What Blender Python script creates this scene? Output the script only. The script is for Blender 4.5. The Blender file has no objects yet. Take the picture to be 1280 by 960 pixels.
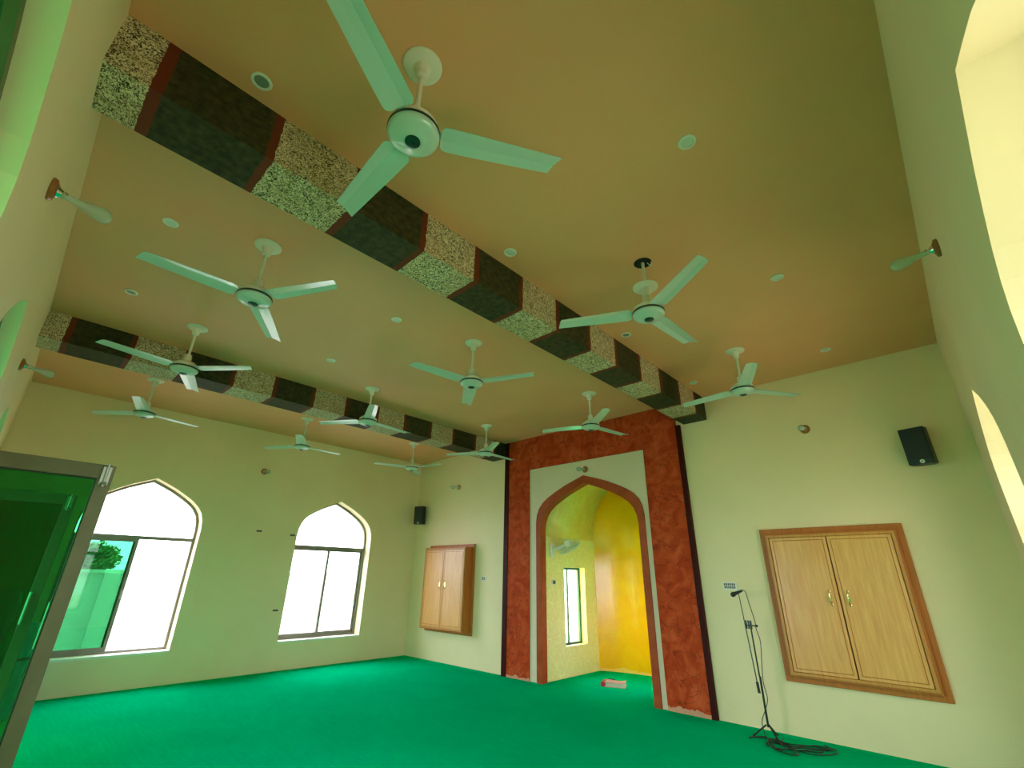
import bpy, bmesh, math, random
from math import sin, cos, pi, radians
from mathutils import Vector, Matrix
from mathutils.geometry import tessellate_polygon
random.seed(7)
SC = bpy.context.scene
COL = SC.collection
XL, XR, YQ, YB, H = -8.88, 0.31, 6.34, -0.288, 3.894

# ------------------------------------------------------------------ materials
def mat(name, col, rough=0.6, metal=0.0, spec=0.5, coat=0.0, coat_rough=0.1):
    m = bpy.data.materials.new(name); m.use_nodes = True
    b = m.node_tree.nodes['Principled BSDF']
    b.inputs['Base Color'].default_value = (*col, 1)
    b.inputs['Roughness'].default_value = rough
    b.inputs['Metallic'].default_value = metal
    b.inputs['Specular IOR Level'].default_value = spec
    b.inputs['Coat Weight'].default_value = coat
    b.inputs['Coat Roughness'].default_value = coat_rough
    return m
def N(m, t, **kw):
    n = m.node_tree.nodes.new(t)
    for k, v in kw.items(): setattr(n, k, v)
    return n
def LK(m, a, b): m.node_tree.links.new(a, b)
def P(m): return m.node_tree.nodes['Principled BSDF']
def coords(m, scale=(1, 1, 1), kind='Object'):
    tc = N(m, 'ShaderNodeTexCoord'); mp = N(m, 'ShaderNodeMapping')
    mp.inputs['Scale'].default_value = scale
    LK(m, tc.outputs[kind], mp.inputs['Vector']); return mp.outputs['Vector']
def noise(m, vec, scale, detail=3, dist=0.0, rough=0.5):
    n = N(m, 'ShaderNodeTexNoise'); n.inputs['Scale'].default_value = scale
    n.inputs['Detail'].default_value = detail; n.inputs['Distortion'].default_value = dist
    n.inputs['Roughness'].default_value = rough
    LK(m, vec, n.inputs['Vector']); return n.outputs['Fac']
def ramp(m, fac, stops, interp='LINEAR'):
    r = N(m, 'ShaderNodeValToRGB'); r.color_ramp.interpolation = interp
    e = r.color_ramp.elements
    while len(e) < len(stops): e.new(0.5)
    for i, (p, c) in enumerate(stops):
        e[i].position = p; e[i].color = (*c, 1)
    LK(m, fac, r.inputs['Fac']); return r.outputs['Color']
def mix(m, fac, a, b, mode='MIX'):
    n = N(m, 'ShaderNodeMix', data_type='RGBA', blend_type=mode)
    if isinstance(fac, (int, float)): n.inputs[0].default_value = fac
    else: LK(m, fac, n.inputs[0])
    for i, v in ((6, a), (7, b)):
        if isinstance(v, tuple): n.inputs[i].default_value = (*v, 1)
        else: LK(m, v, n.inputs[i])
    return n.outputs[2]
def math_(m, op, a, b=None):
    n = N(m, 'ShaderNodeMath', operation=op)
    for i, v in ((0, a), (1, b)):
        if v is None: continue
        if isinstance(v, (int, float)): n.inputs[i].default_value = v
        else: LK(m, v, n.inputs[i])
    return n.outputs[0]
def bump(m, h, strength=0.3, dist=0.01):
    b = N(m, 'ShaderNodeBump'); b.inputs['Strength'].default_value = strength
    b.inputs['Distance'].default_value = dist
    LK(m, h, b.inputs['Height']); LK(m, b.outputs['Normal'], P(m).inputs['Normal'])
def varied(name, c1, c2, scale, rough=0.6, stretch=(1, 1, 1), bumpy=0.0, lo=0.35, hi=0.65, **kw):
    m = mat(name, c1, rough, **kw); v = coords(m, stretch); f = noise(m, v, scale, 4)
    LK(m, ramp(m, f, [(lo, c1), (hi, c2)]), P(m).inputs['Base Color'])
    if bumpy: bump(m, noise(m, v, scale * 12, 2), bumpy, 0.004)
    return m

def wall_paint(name, c):
    m = varied(name, c, tuple(x * 0.95 for x in c), 1.3, 0.62, bumpy=0.08)
    return m
M = {}
M['wall'] = wall_paint('wall_paint', (0.87, 0.68, 0.41))
M['ceiling'] = wall_paint('ceiling_paint', (0.82, 0.385, 0.175))
M['cream'] = wall_paint('cream_panel_paint', (0.76, 0.61, 0.44))
# carpet
m = mat('green_carpet', (0.0, 0.40, 0.15), 1.0, spec=0.0)
v = coords(m); f = noise(m, v, 1.1, 3, 0.4); f2 = noise(m, coords(m, (1, 14, 1)), 3.0, 3)
c = ramp(m, f, [(0.3, (0.0, 0.41, 0.155)), (0.7, (0.0, 0.50, 0.19))])
c = mix(m, 0.25, c, ramp(m, f2, [(0.35, (0.0, 0.36, 0.135)), (0.65, (0.0, 0.54, 0.21))]))
LK(m, c, P(m).inputs['Base Color']); bump(m, noise(m, v, 260, 2), 0.5, 0.004)
M['carpet'] = m
# rust textured plaster with curling dark veins
m = mat('rust_plaster', (0.3, 0.06, 0.02), 0.6, spec=0.05)
v = coords(m); n1 = noise(m, v, 5.0, 5, 1.2); n2 = noise(m, v, 2.2, 3, 2.5)
base = ramp(m, n1, [(0.3, (0.36, 0.034, 0.008)), (0.5, (0.50, 0.058, 0.014)), (0.72, (0.62, 0.10, 0.03))])
vein = math_(m, 'ABSOLUTE', math_(m, 'SUBTRACT', n2, 0.5))
vm = ramp(m, vein, [(0.0, (1, 1, 1)), (0.018, (0, 0, 0))])
vmf = N(m, 'ShaderNodeRGBToBW'); LK(m, vm, vmf.inputs[0])
c = mix(m, math_(m, 'MULTIPLY', vmf.outputs[0], 0.7), base, (0.14, 0.025, 0.01))
# dusty pale scuff where the plaster meets the carpet
sp = N(m, 'ShaderNodeSeparateXYZ'); LK(m, v, sp.inputs[0])
edge = math_(m, 'ADD', sp.outputs['Z'], math_(m, 'MULTIPLY', math_(m, 'SUBTRACT', noise(m, v, 9, 3), 0.5), 0.14))
dust = math_(m, 'LESS_THAN', edge, 0.045)
c = mix(m, math_(m, 'MULTIPLY', dust, 0.55), c, (0.75, 0.50, 0.33))
LK(m, c, P(m).inputs['Base Color']); bump(m, n1, 0.15, 0.01); M['rust'] = m
M['maroon'] = mat('maroon_gloss', (0.05, 0.004, 0.003), 0.5, spec=0.1)
M['arch'] = varied('arch_terracotta', (0.34, 0.05, 0.012), (0.42, 0.075, 0.02), 6, 0.45, spec=0.2)
# niche marbled cream
m = mat('marbled_cream', (0.7, 0.6, 0.25), 0.45)
v = coords(m); n1 = noise(m, v, 16.0, 4, 2.0)
LK(m, ramp(m, n1, [(0.35, (0.86, 0.74, 0.34)), (0.5, (0.78, 0.65, 0.25)), (0.62, (0.90, 0.80, 0.42))]), P(m).inputs['Base Color'])
M['marbled'] = m
m = mat('glossy_yellow', (0.85, 0.55, 0.0), 0.16, spec=0.3, coat=0.15, coat_rough=0.06)
v = coords(m); n1 = noise(m, v, 3.0, 4, 1.0)
c = ramp(m, n1, [(0.3, (0.97, 0.52, 0.0)), (0.7, (0.93, 0.43, 0.0))])
sp = N(m, 'ShaderNodeSeparateXYZ'); LK(m, v, sp.inputs[0])
edge = math_(m, 'ADD', sp.outputs['Z'], math_(m, 'MULTIPLY', math_(m, 'SUBTRACT', noise(m, v, 7, 3), 0.5), 0.16))
c = mix(m, math_(m, 'MULTIPLY', math_(m, 'LESS_THAN', edge, 0.05), 0.5), c, (0.85, 0.66, 0.25))
LK(m, c, P(m).inputs['Base Color']); bump(m, noise(m, v, 14, 3, 1.0), 0.12, 0.02); M['yellow'] = m
M['mustard'] = varied('mustard_plaster', (0.84, 0.56, 0.12), (0.88, 0.64, 0.18), 8, 0.4)
# beam: speckled chips alternating with dark polished blocks
def beam_mat(name, off):
    m = mat(name, (0.1, 0.1, 0.1), 0.35)
    tc = N(m, 'ShaderNodeTexCoord'); sp = N(m, 'ShaderNodeSeparateXYZ'); LK(m, tc.outputs['Object'], sp.inputs[0])
    y = sp.outputs['Y']
    wob = math_(m, 'MULTIPLY', math_(m, 'SUBTRACT', noise(m, coords(m), 18, 2), 0.5), 0.02)
    ph = math_(m, 'FRACT', math_(m, 'DIVIDE', math_(m, 'ADD', math_(m, 'SUBTRACT', y, off), math_(m, 'ADD', wob, 10.15)), 1.015))
    dark = math_(m, 'LESS_THAN', ph, 0.55)
    e1 = math_(m, 'LESS_THAN', ph, 0.05); e2 = math_(m, 'MULTIPLY', math_(m, 'GREATER_THAN', ph, 0.505), dark)
    edge = math_(m, 'MAXIMUM', e1, e2)
    v1 = coords(m, (1.0, 1.0, 1.35)); vor = N(m, 'ShaderNodeTexVoronoi', feature='F1'); vor.inputs['Scale'].default_value = 42
    LK(m, v1, vor.inputs['Vector'])
    n1 = noise(m, v1, 62, 2, 2.2)
    spk = ramp(m, n1, [(0.46, (0.03, 0.02, 0.008)), (0.52, (0.80, 0.68, 0.42))])
    tone = noise(m, v1, 5, 2)
    spk = mix(m, ramp(m, tone, [(0.3, (0, 0, 0)), (0.7, (0.35, 0.35, 0.35))]), spk, (0.42, 0.26, 0.11))
    dk = ramp(m, noise(m, v1, 22, 3), [(0.35, (0.022, 0.022, 0.008)), (0.7, (0.07, 0.055, 0.02))])
    dk = mix(m, edge, dk, (0.15, 0.028, 0.010))
    LK(m, mix(m, dark, spk, dk), P(m).inputs['Base Color'])
    bump(m, n1, 0.35, 0.012)
    P(m).inputs['Roughness'].default_value = 0.6; P(m).inputs['Specular IOR Level'].default_value = 0.15
    return m
M['beam1'] = beam_mat('beam_mosaic', -0.12)
# woods
def wood(name, c1, c2, rough, along='Z', sc=1.0):
    m = mat(name, c1, rough, spec=0.3, coat=0.2 if 'oak' in name else 0.05, coat_rough=0.22)
    st = {'Z': (30, 30, 1.6), 'X': (1.6, 30, 30)}[along]
    v = coords(m, tuple(s * sc for s in st)); n1 = noise(m, v, 1.6, 5, 0.6); n2 = noise(m, coords(m, (4, 4, 0.8)), 1.3, 3, 0.4)
    c = ramp(m, n1, [(0.3, c1), (0.7, c2)])
    c = mix(m, math_(m, 'MULTIPLY', n2, 0.35), c, tuple(x * 0.8 for x in c1))
    LK(m, c, P(m).inputs['Base Color']); return m
M['oak'] = wood('oak_veneer', (0.76, 0.31, 0.08), (0.90, 0.45, 0.14), 0.33)
M['trimwood'] = wood('brown_wood_trim', (0.46, 0.12, 0.016), (0.60, 0.18, 0.028), 0.5)
M['midwood'] = wood('mid_wood_moulding', (0.56, 0.21, 0.042), (0.70, 0.30, 0.075), 0.4)
M['lampwood'] = wood('varnished_lamp_wood', (0.30, 0.09, 0.02), (0.42, 0.15, 0.04), 0.35)
# metals, paints
M['fan_white'] = mat('fan_enamel', (0.44, 0.58, 0.50), 0.28, spec=0.5, coat=0.4, coat_rough=0.12)
M['fan_cream'] = mat('cream_plastic', (0.76, 0.74, 0.62), 0.4)
M['dark_ring'] = mat('dark_green_trim', (0.012, 0.03, 0.022), 0.3)
M['chrome'] = mat('chrome', (0.75, 0.75, 0.72), 0.15, metal=1)
M['brass'] = mat('brass', (0.75, 0.55, 0.25), 0.22, metal=1)
M['alu'] = varied('bronze_aluminium', (0.21, 0.20, 0.145), (0.25, 0.24, 0.18), 6, 0.45, metal=0.2)
M['slitframe'] = mat('dark_green_frame', (0.03, 0.13, 0.09), 0.4)
M['alu_door'] = varied('dark_bronze_aluminium', (0.12, 0.105, 0.042), (0.145, 0.125, 0.055), 6, 0.45, metal=0.2)
M['alu_pale'] = mat('brushed_aluminium', (0.42, 0.40, 0.35), 0.35, metal=0.6)
M['gasket'] = mat('black_gasket', (0.01, 0.012, 0.01), 0.6)
M['black'] = mat('black_plastic', (0.008, 0.008, 0.010), 0.45)
M['black_mesh'] = varied('speaker_grille', (0.004, 0.004, 0.005), (0.012, 0.012, 0.013), 300, 0.6)
M['dark_metal'] = mat('stand_dark_metal', (0.03, 0.045, 0.04), 0.35, metal=0.7)
M['white_plastic'] = mat('white_plastic', (0.78, 0.76, 0.66), 0.4)
M['switch_dark'] = mat('switch_dark', (0.05, 0.05, 0.045), 0.4)
M['cable'] = mat('black_cable', (0.008, 0.02, 0.014), 0.5)
M['hole'] = mat('raw_hole', (0.015, 0.012, 0.010), 0.9)
M['pink'] = mat('pink_cover', (0.62, 0.33, 0.28), 0.5)
M['red'] = mat('red_cloth', (0.45, 0.01, 0.015), 0.5)
M['paper'] = varied('page_edges', (0.72, 0.66, 0.55), (0.6, 0.54, 0.45), 40, 0.8, stretch=(1, 1, 12))
M['blue'] = varied('blue_plastic_sheet', (0.03, 0.42, 0.70), (0.08, 0.58, 0.85), 5, 0.25, stretch=(2, 2, 0.6))
M['leaf'] = varied('foliage', (0.03, 0.10, 0.02), (0.08, 0.20, 0.04), 3, 0.6)
M['bark'] = varied('bark', (0.14, 0.09, 0.05), (0.22, 0.15, 0.09), 8, 0.9)
M['ground'] = varied('dry_ground', (0.24, 0.23, 0.19), (0.31, 0.29, 0.24), 0.7, 0.95)
M['bounce_damper'] = varied('grey_bounce_damper', (0.11, 0.11, 0.10), (0.16, 0.155, 0.145), 2.0, 0.9)  # dull tone for the added slabs that weaken outdoor bounce light
M['outer'] = varied('outer_wall_plaster', (0.52, 0.51, 0.46), (0.58, 0.57, 0.52), 1.0, 0.8)
M['led'] = mat('downlight_diffuser', (0.62, 0.66, 0.56), 0.35)
M['led_dim'] = mat('downlight_lens_dark', (0.20, 0.25, 0.20), 0.3)
M['sill'] = mat('reveal_white', (0.80, 0.78, 0.64), 0.6)

def glass(name, tint, gloss=1.0):
    m = bpy.data.materials.new(name); m.use_nodes = True
    nt = m.node_tree; nt.nodes.clear()
    o = nt.nodes.new('ShaderNodeOutputMaterial'); t = nt.nodes.new('ShaderNodeBsdfTransparent')
    t.inputs[0].default_value = (*tint, 1)
    g = nt.nodes.new('ShaderNodeBsdfGlossy'); g.inputs['Roughness'].default_value = 0.02
    lw = nt.nodes.new('ShaderNodeLayerWeight'); lw.inputs['Blend'].default_value = 0.5
    pw = nt.nodes.new('ShaderNodeMath'); pw.operation = 'POWER'; pw.inputs[1].default_value = 5.0
    nt.links.new(lw.outputs['Facing'], pw.inputs[0])
    fr = nt.nodes.new('ShaderNodeMath'); fr.operation = 'MULTIPLY_ADD'; fr.inputs[1].default_value = 0.94; fr.inputs[2].default_value = 0.035
    nt.links.new(pw.outputs[0], fr.inputs[0])
    mu = nt.nodes.new('ShaderNodeMath'); mu.operation = 'MULTIPLY'; mu.inputs[1].default_value = gloss
    mx = nt.nodes.new('ShaderNodeMixShader')
    nt.links.new(fr.outputs[0], mu.inputs[0]); nt.links.new(mu.outputs[0], mx.inputs[0])
    nt.links.new(t.outputs[0], mx.inputs[1]); nt.links.new(g.outputs[0], mx.inputs[2])
    nt.links.new(mx.outputs[0], o.inputs[0]); return m
M['glass_green'] = glass('green_tinted_glass', (0.40, 0.68, 0.52))
M['glass_door'] = glass('green_door_glass', (0.16, 0.62, 0.30))
M['glass_pale'] = glass('pale_tinted_glass', (0.70, 0.75, 0.66))
M['glass_clear'] = glass('clear_glass', (0.93, 0.96, 0.94))
# frosted bulb glass
m = bpy.data.materials.new('frosted_bulb'); m.use_nodes = True
nt = m.node_tree; pb = nt.nodes['Principled BSDF']; pb.inputs['Base Color'].default_value = (0.50, 0.62, 0.54, 1); pb.inputs['Roughness'].default_value = 0.12
tr = nt.nodes.new('ShaderNodeBsdfTransparent'); mx = nt.nodes.new('ShaderNodeMixShader'); mx.inputs[0].default_value = 0.5
nt.links.new(tr.outputs[0], mx.inputs[1]); nt.links.new(pb.outputs[0], mx.inputs[2])
nt.links.new(mx.outputs[0], nt.nodes['Material Output'].inputs[0]); M['bulb'] = m

# ------------------------------------------------------------------ helpers
def thing(name, loc=(0, 0, 0), rz=0.0, label=None, cat=None, group=None, kind=None):
    o = bpy.data.objects.new(name, None); COL.objects.link(o); o.empty_display_size = 0.05
    o.location = loc; o.rotation_euler = (0, 0, rz)
    tag(o, label, cat, group, kind); return o
def tag(o, label=None, cat=None, group=None, kind=None):
    if label: o['label'] = label
    if cat: o['category'] = cat
    if group: o['group'] = group
    if kind: o['kind'] = kind
    return o
def obj(name, bm, m, parent=None, smooth=False, loc=None, bevel=0.0):
    me = bpy.data.meshes.new(name)
    bmesh.ops.recalc_face_normals(bm, faces=bm.faces)
    bm.to_mesh(me); bm.free()
    for mm in (m if isinstance(m, (list, tuple)) else [m]): me.materials.append(mm)
    if smooth:
        for p in me.polygons: p.use_smooth = True
        me.set_sharp_from_angle(angle=radians(38))
    o = bpy.data.objects.new(name, me); COL.objects.link(o)
    if parent: o.parent = parent
    if loc: o.location = loc
    if bevel:
        b = o.modifiers.new('bevel', 'BEVEL'); b.width = bevel; b.segments = 2; b.limit_method = 'ANGLE'
    return o
def box(bm, x0, x1, y0, y1, z0, z1, mi=0, mtx=None):
    vs = [bm.verts.new((x, y, z)) for x in (x0, x1) for y in (y0, y1) for z in (z0, z1)]
    if mtx: 
        for v in vs: v.co = mtx @ v.co
    for q in ((0, 1, 3, 2), (4, 6, 7, 5), (0, 4, 5, 1), (2, 3, 7, 6), (0, 2, 6, 4), (1, 5, 7, 3)):
        f = bm.faces.new([vs[i] for i in q]); f.material_index = mi
    return bm
def B(*a, **k): return box(bmesh.new(), *a, **k)
def lathe(prof, axis='Z', seg=32, bm=None, mtx=None, cap=True, mi=0):
    """prof: list of (radius, height)"""
    bm = bm or bmesh.new(); rings = []
    for r, h in prof:
        r = max(r, 1e-5)
        ring = []
        for i in range(seg):
            a = 2 * pi * i / seg; c = Vector((r * cos(a), r * sin(a), h))
            if axis == 'Y': c = Vector((c.x, c.z, c.y))
            if axis == 'X': c = Vector((c.z, c.x, c.y))
            if mtx: c = mtx @ c
            ring.append(bm.verts.new(c))
        rings.append(ring)
    for a, b in zip(rings, rings[1:]):
        for i in range(seg):
            f = bm.faces.new((a[i], a[(i + 1) % seg], b[(i + 1) % seg], b[i])); f.material_index = mi
    if cap:
        for r in (rings[0][::-1], rings[-1]):
            f = bm.faces.new(r); f.material_index = mi
    return bm
def tube(bm, pts, r, seg=8, mi=0):
    pts = [Vector(p) for p in pts]; rings = []; up = Vector((0.13, 0.31, 0.94)).normalized()
    for i, p in enumerate(pts):
        t = (pts[min(i + 1, len(pts) - 1)] - pts[max(i - 1, 0)]).normalized()
        n = t.cross(up)
        if n.length < 1e-3: n = t.cross(Vector((1, 0, 0)))
        n.normalize(); b = t.cross(n); rr = r[i] if isinstance(r, (list, tuple)) else r
        rings.append([bm.verts.new(p + (n * cos(2 * pi * k / seg) + b * sin(2 * pi * k / seg)) * rr) for k in range(seg)])
    for a, b in zip(rings, rings[1:]):
        for i in range(seg):
            f = bm.faces.new((a[i], a[(i + 1) % seg], b[(i + 1) % seg], b[i])); f.material_index = mi
    bm.faces.new(rings[0][::-1]).material_index = mi; bm.faces.new(rings[-1]).material_index = mi
    return bm
def catmull(pts, n=6):
    pts = [Vector(p) for p in pts]; P_ = [pts[0]] + pts + [pts[-1]]; out = []
    for i in range(1, len(P_) - 2):
        a, b, c, d = P_[i - 1:i + 3]
        for k in range(n):
            t = k / n
            out.append(0.5 * ((2 * b) + (c - a) * t + (2 * a - 5 * b + 4 * c - d) * t * t + (3 * b - a - 3 * c + d) * t ** 3))
    out.append(pts[-1]); return out
def slab(outer, holes, fn, w0, w1, bm=None, mi=0):
    """flat plate with holes: fn(u, v, w) -> xyz"""
    bm = bm or bmesh.new(); loops = [outer] + list(holes)
    tris = tessellate_polygon([[Vector((u, v, 0)) for u, v in l] for l in loops])
    flat = [p for l in loops for p in l]
    A = [bm.verts.new(fn(u, v, w0)) for u, v in flat]; Bv = [bm.verts.new(fn(u, v, w1)) for u, v in flat]
    for t in tris:
        for vs in ([A[i] for i in t], [Bv[i] for i in reversed(t)]):
            try: bm.faces.new(vs).material_index = mi
            except ValueError: pass
    k = 0
    for l in loops:
        n = len(l)
        for i in range(n):
            a, b = k + i, k + (i + 1) % n
            bm.faces.new((A[a], A[b], Bv[b], Bv[a])).material_index = mi
        k += n
    return bm
def inset(poly, d):
    n = len(poly); area = sum(poly[i][0] * poly[(i + 1) % n][1] - poly[(i + 1) % n][0] * poly[i][1] for i in range(n))
    s = 1 if area > 0 else -1; out = []
    for i in range(n):
        p0, p1, p2 = Vector(poly[i - 1]), Vector(poly[i]), Vector(poly[(i + 1) % n])
        e1 = (p1 - p0).normalized(); e2 = (p2 - p1).normalized()
        n1 = Vector((-e1.y, e1.x)) * s; n2 = Vector((-e2.y, e2.x)) * s
        b = n1 + n2; b = b / max(b.length_squared / 2, 0.3)
        q = p1 + b * d; out.append((q.x, q.y))
    return out
# pointed arch outline, measured from the windows: (offset from the centre / 0.75, drop from apex)
ARCH = [(0.0, 0.0), (0.2, 0.065), (0.387, 0.13), (0.56, 0.205), (0.733, 0.29), (0.85, 0.37), (0.933, 0.46), (0.98, 0.57), (1.0, 0.70), (1.0, 0.85)]
def arch(cx, half, base, apex, k=1.0):
    r = [(cx + half * a, apex - k * d) for a, d in ARCH]; l = [(cx - half * a, apex - k * d) for a, d in ARCH[1:]]
    return [(cx + half, base)] + r[::-1] + l + [(cx - half, base)]
def rect(u0, u1, v0, v1): return [(u0, v0), (u1, v0), (u1, v1), (u0, v1)]
fX = lambda u, v, w: (w, u, v)      # plate in a plane of constant x: u = y
fY = lambda u, v, w: (u, w, v)      # plate in a plane of constant y: u = x

# ------------------------------------------------------------------ the room
WT = 0.30
LWIN = [1.45, 4.50]; RWIN = [1.45, 4.60]
SILL, APEX, HW = 0.43, 2.82, 0.755
tag(obj('floor', B(XL - WT, XR + WT, YB - WT, 8.6, -0.12, 0.0), M['carpet']), 'wall-to-wall emerald green carpet', kind='structure')
tag(obj('ceiling', B(XL - WT, XR + WT, YB - WT, YQ + 0.25, H, H + 0.2), M['ceiling']), 'tan painted flat ceiling', kind='structure')
yy = (YB - WT, YQ + 0.25)
tag(obj('wall_left', slab(rect(yy[0], yy[1], 0.0, H), [arch(c, HW, SILL, APEX) for c in LWIN], fX, XL, XL - WT), M['wall']), kind='structure')
tag(obj('wall_right', slab(rect(yy[0], yy[1], 0.0, H), [arch(c, HW, SILL, APEX) for c in RWIN], fX, XR, XR + WT), M['wall']), kind='structure')
BDOOR = [-1.25, -3.87, -6.75]
def notch(base_y_poly): return base_y_poly
out = [(XL, H), (XL, 0.0)]
for c in sorted(BDOOR): 
    a = arch(c, 0.80, 0.0, 3.03)[::-1]; out += a
out += [(XR, 0.0), (XR, H)]
tag(obj('wall_back', slab(out, [], fY, YB, YB - WT), M['wall']), kind='structure')
MC = -4.32                                    # centre of the mihrab
inner = arch(MC, 0.93, 0.0, 2.93, 1.0)
out = [(XL, H), (XL, 0.0)] + inner[::-1] + [(XR, 0.0), (XR, H)]
tag(obj('wall_front', slab(out, [], fY, YQ, YQ + 0.09), M['wall']), kind='structure')

# niche behind the arch
NX0, NX1, NY0, NY1, NH, NSP = MC - 0.95, MC + 0.95, YQ + 0.09, 7.92, 3.55, 2.15
slit = rect(6.96, 7.58, 0.44, 1.66)
for nm, x, s in (('wall_niche_left', NX0, -1), ('wall_niche_right', NX1, 1)):
    tag(obj(nm, slab(rect(NY0, 8.2, 0.0, NSP), [slit], fX, x, x + s * 0.25), M['marbled']), kind='structure')
prof = [(MC - 0.95, NSP), (MC - 0.94, 2.4), (MC - 0.89, 2.65), (MC - 0.78, 2.9), (MC - 0.58, 3.15), (MC - 0.3, 3.38), (MC, 3.55)]
prof = prof + [(2 * MC - u, v) for u, v in prof[::-1][1:]]
bm = bmesh.new(); vs = [[bm.verts.new((u, y, v)) for u, v in prof] for y in (NY0, 8.2)]
for i in range(len(prof) - 1): bm.faces.new((vs[0][i], vs[0][i + 1], vs[1][i + 1], vs[1][i]))
o = obj('ceiling_niche', bm, M['mustard'], smooth=True); tag(o, kind='structure')
sol = o.modifiers.new('thickness', 'SOLIDIFY'); sol.thickness = 0.12; sol.offset = 1
bm = bmesh.new(); cols = []
for i in range(17):
    t = -1 + 2 * i / 16; x = MC + 0.97 * t; y = NY1 + 0.22 * (1 - t * t)
    cols.append([bm.verts.new((x, y + dy, z)) for dy in (0, 0.1) for z in (0.0, 3.7)])
for a, b in zip(cols, cols[1:]):
    for q in ((0, 1), (1, 3), (3, 2), (2, 0)): bm.faces.new((a[q[0]], a[q[1]], b[q[1]], b[q[0]]))
tag(obj('wall_niche_back', bm, M['yellow'], smooth=True), kind='structure')

# mihrab surround in relief on the front wall
mr = thing('mihrab_surround', (0, 0, 0), 0, 'tall rust and cream plaster surround framing the pointed prayer niche', 'prayer niche surround')
RC = -4.36
def relief(name, hw_out, top, inner_poly, proud, m, base=0.0, y0=YQ, hr=None):
    hr = hr or hw_out
    a = [(RC + hr, top), (RC + hr, base)] + inner_poly + [(RC - hw_out, base), (RC - hw_out, top)]
    return obj(name, slab(a, [], fY, y0 - 0.0005, y0 - proud), m, mr)
def bars(x0, x1): return [(x1, 0.0), (x1, 3.30), (x0, 3.30), (x0, 0.0)]
relief('rust_panel', 1.64, 3.892, bars(RC - 1.14, RC + 1.14), 0.045, M['rust'], hr=1.68)
relief('cream_panel', 1.139, 3.299, arch(MC, 1.02, 0.0, 3.05), 0.025, M['cream'])
obj('arch_moulding', slab([(MC + 1.019, 0.0)] + arch(MC, 1.019, 0.0, 3.049)[1:-1] + [(MC - 1.019, 0.0)] + arch(MC, 0.93, 0.0, 2.93)[::-1], [], fY, YQ - 0.05, YQ - 0.0005), M['arch'], mr)
for s in (-1, 1):
    u0, u1 = (RC - 1.745, RC - 1.641) if s < 0 else (RC + 1.681, RC + 1.745)
    obj('maroon_border', B(u0, u1, YQ - 0.055, YQ - 0.0005, 0.0, 3.89 if s < 0 else 3.56), M['maroon'], mr)
tag(obj('trim_8', slab([(MC + 0.93, 0.0)] + arch(MC, 0.93, 0.0, 2.93)[1:-1] + [(MC - 0.93, 0.0)] + [(MC - 0.921, 0.0)] + inset(arch(MC, 0.93, 0.0, 2.93), 0.009)[1:-1][::-1] + [(MC + 0.921, 0.0)], [], fY, YQ - 0.0505, YQ + 0.09), M['arch']), 'terracotta lining of the niche opening', kind='structure')

# ceiling beams
tag(obj('trim_1', B(-2.565, -2.229, YB, YQ - 0.001, 3.566, H - 0.001), M['beam1']), 'deep ceiling beam clad in speckled mosaic and dark blocks, nearer the camera', kind='structure')
tag(obj('trim_2', B(-6.486, -6.109, YB, YQ - 0.001, 3.606, H - 0.001), M['beam1']), 'ceiling beam clad in speckled mosaic and dark blocks, near the left windows', kind='structure')

# ------------------------------------------------------------------ windows
def window(n, c, wall_x, sgn, mode, label):
    """sgn: direction from the wall face to the outside along x"""
    w = thing('window_%d' % n, (0, 0, 0), 0, label, None, None, 'structure')
    a = arch(c, HW, SILL, APEX); x0, x1 = wall_x + sgn * 0.19, wall_x + sgn * 0.25
    obj('window_frame', slab(a, [inset(a, 0.035)], fX, x0, x1), M['alu'], w)
    obj('transom', B(*sorted((x0, x1)), c - HW + 0.03, c + HW - 0.03, 1.935, 1.985), M['alu'], w)
    top = [p for p in inset(a, 0.03) if p[1] > 1.98]; top = [(c + HW - 0.03, 1.985)] + top + [(c - HW + 0.03, 1.985)]
    obj('fanlight_pane', slab(top, [], fX, wall_x + sgn * 0.218, wall_x + sgn * 0.222), M['glass_clear'] if sgn < 0 else M['glass_pale'], w)
    def sash(y0, y1, dx, g):
        f = obj('sash', slab(rect(y0, y1, SILL + 0.035, 1.935), [rect(y0 + 0.04, y1 - 0.04, SILL + 0.085, 1.895)], fX, wall_x + sgn * dx, wall_x + sgn * (dx + 0.022)), M['alu'], w)
        obj('pane', B(*sorted((wall_x + sgn * (dx + 0.009), wall_x + sgn * (dx + 0.013))), y0 + 0.035, y1 - 0.035, SILL + 0.08, 1.90), g, f)
    if mode == 'open':
        sash(c - HW + 0.035, c + 0.04, 0.197, M['glass_green']); sash(c - HW + 0.035, c + 0.02, 0.223, M['glass_green'])
        obj('latch', B(*sorted((wall_x + sgn * 0.180, wall_x + sgn * 0.197)), c + 0.008, c + 0.024, 1.12, 1.24), M['alu_pale'], w)
    elif mode == 'shut':
        gp = M['glass_clear'] if sgn < 0 else M['glass_pale']
        sash(c - HW + 0.035, c + 0.02, 0.197, gp); sash(c - 0.02, c + HW - 0.035, 0.223, gp)
    obj('window_sill', B(*sorted((wall_x - sgn * 0.012, wall_x + sgn * 0.19)), c - HW, c + HW, SILL - 0.025, SILL + 0.004), M['sill'], w)
window(1, LWIN[0], XL, -1, 'open', 'pointed window with its sashes slid to the left, partly behind the glass door')
window(2, LWIN[1], XL, -1, 'shut', 'pointed window with two closed sashes, near the far left corner')
window(3, RWIN[0], XR, 1, 'shut', 'pointed window in the right wall nearest the camera')
window(4, RWIN[1], XR, 1, 'shut', 'pointed window in the right wall near the cupboard')
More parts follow.
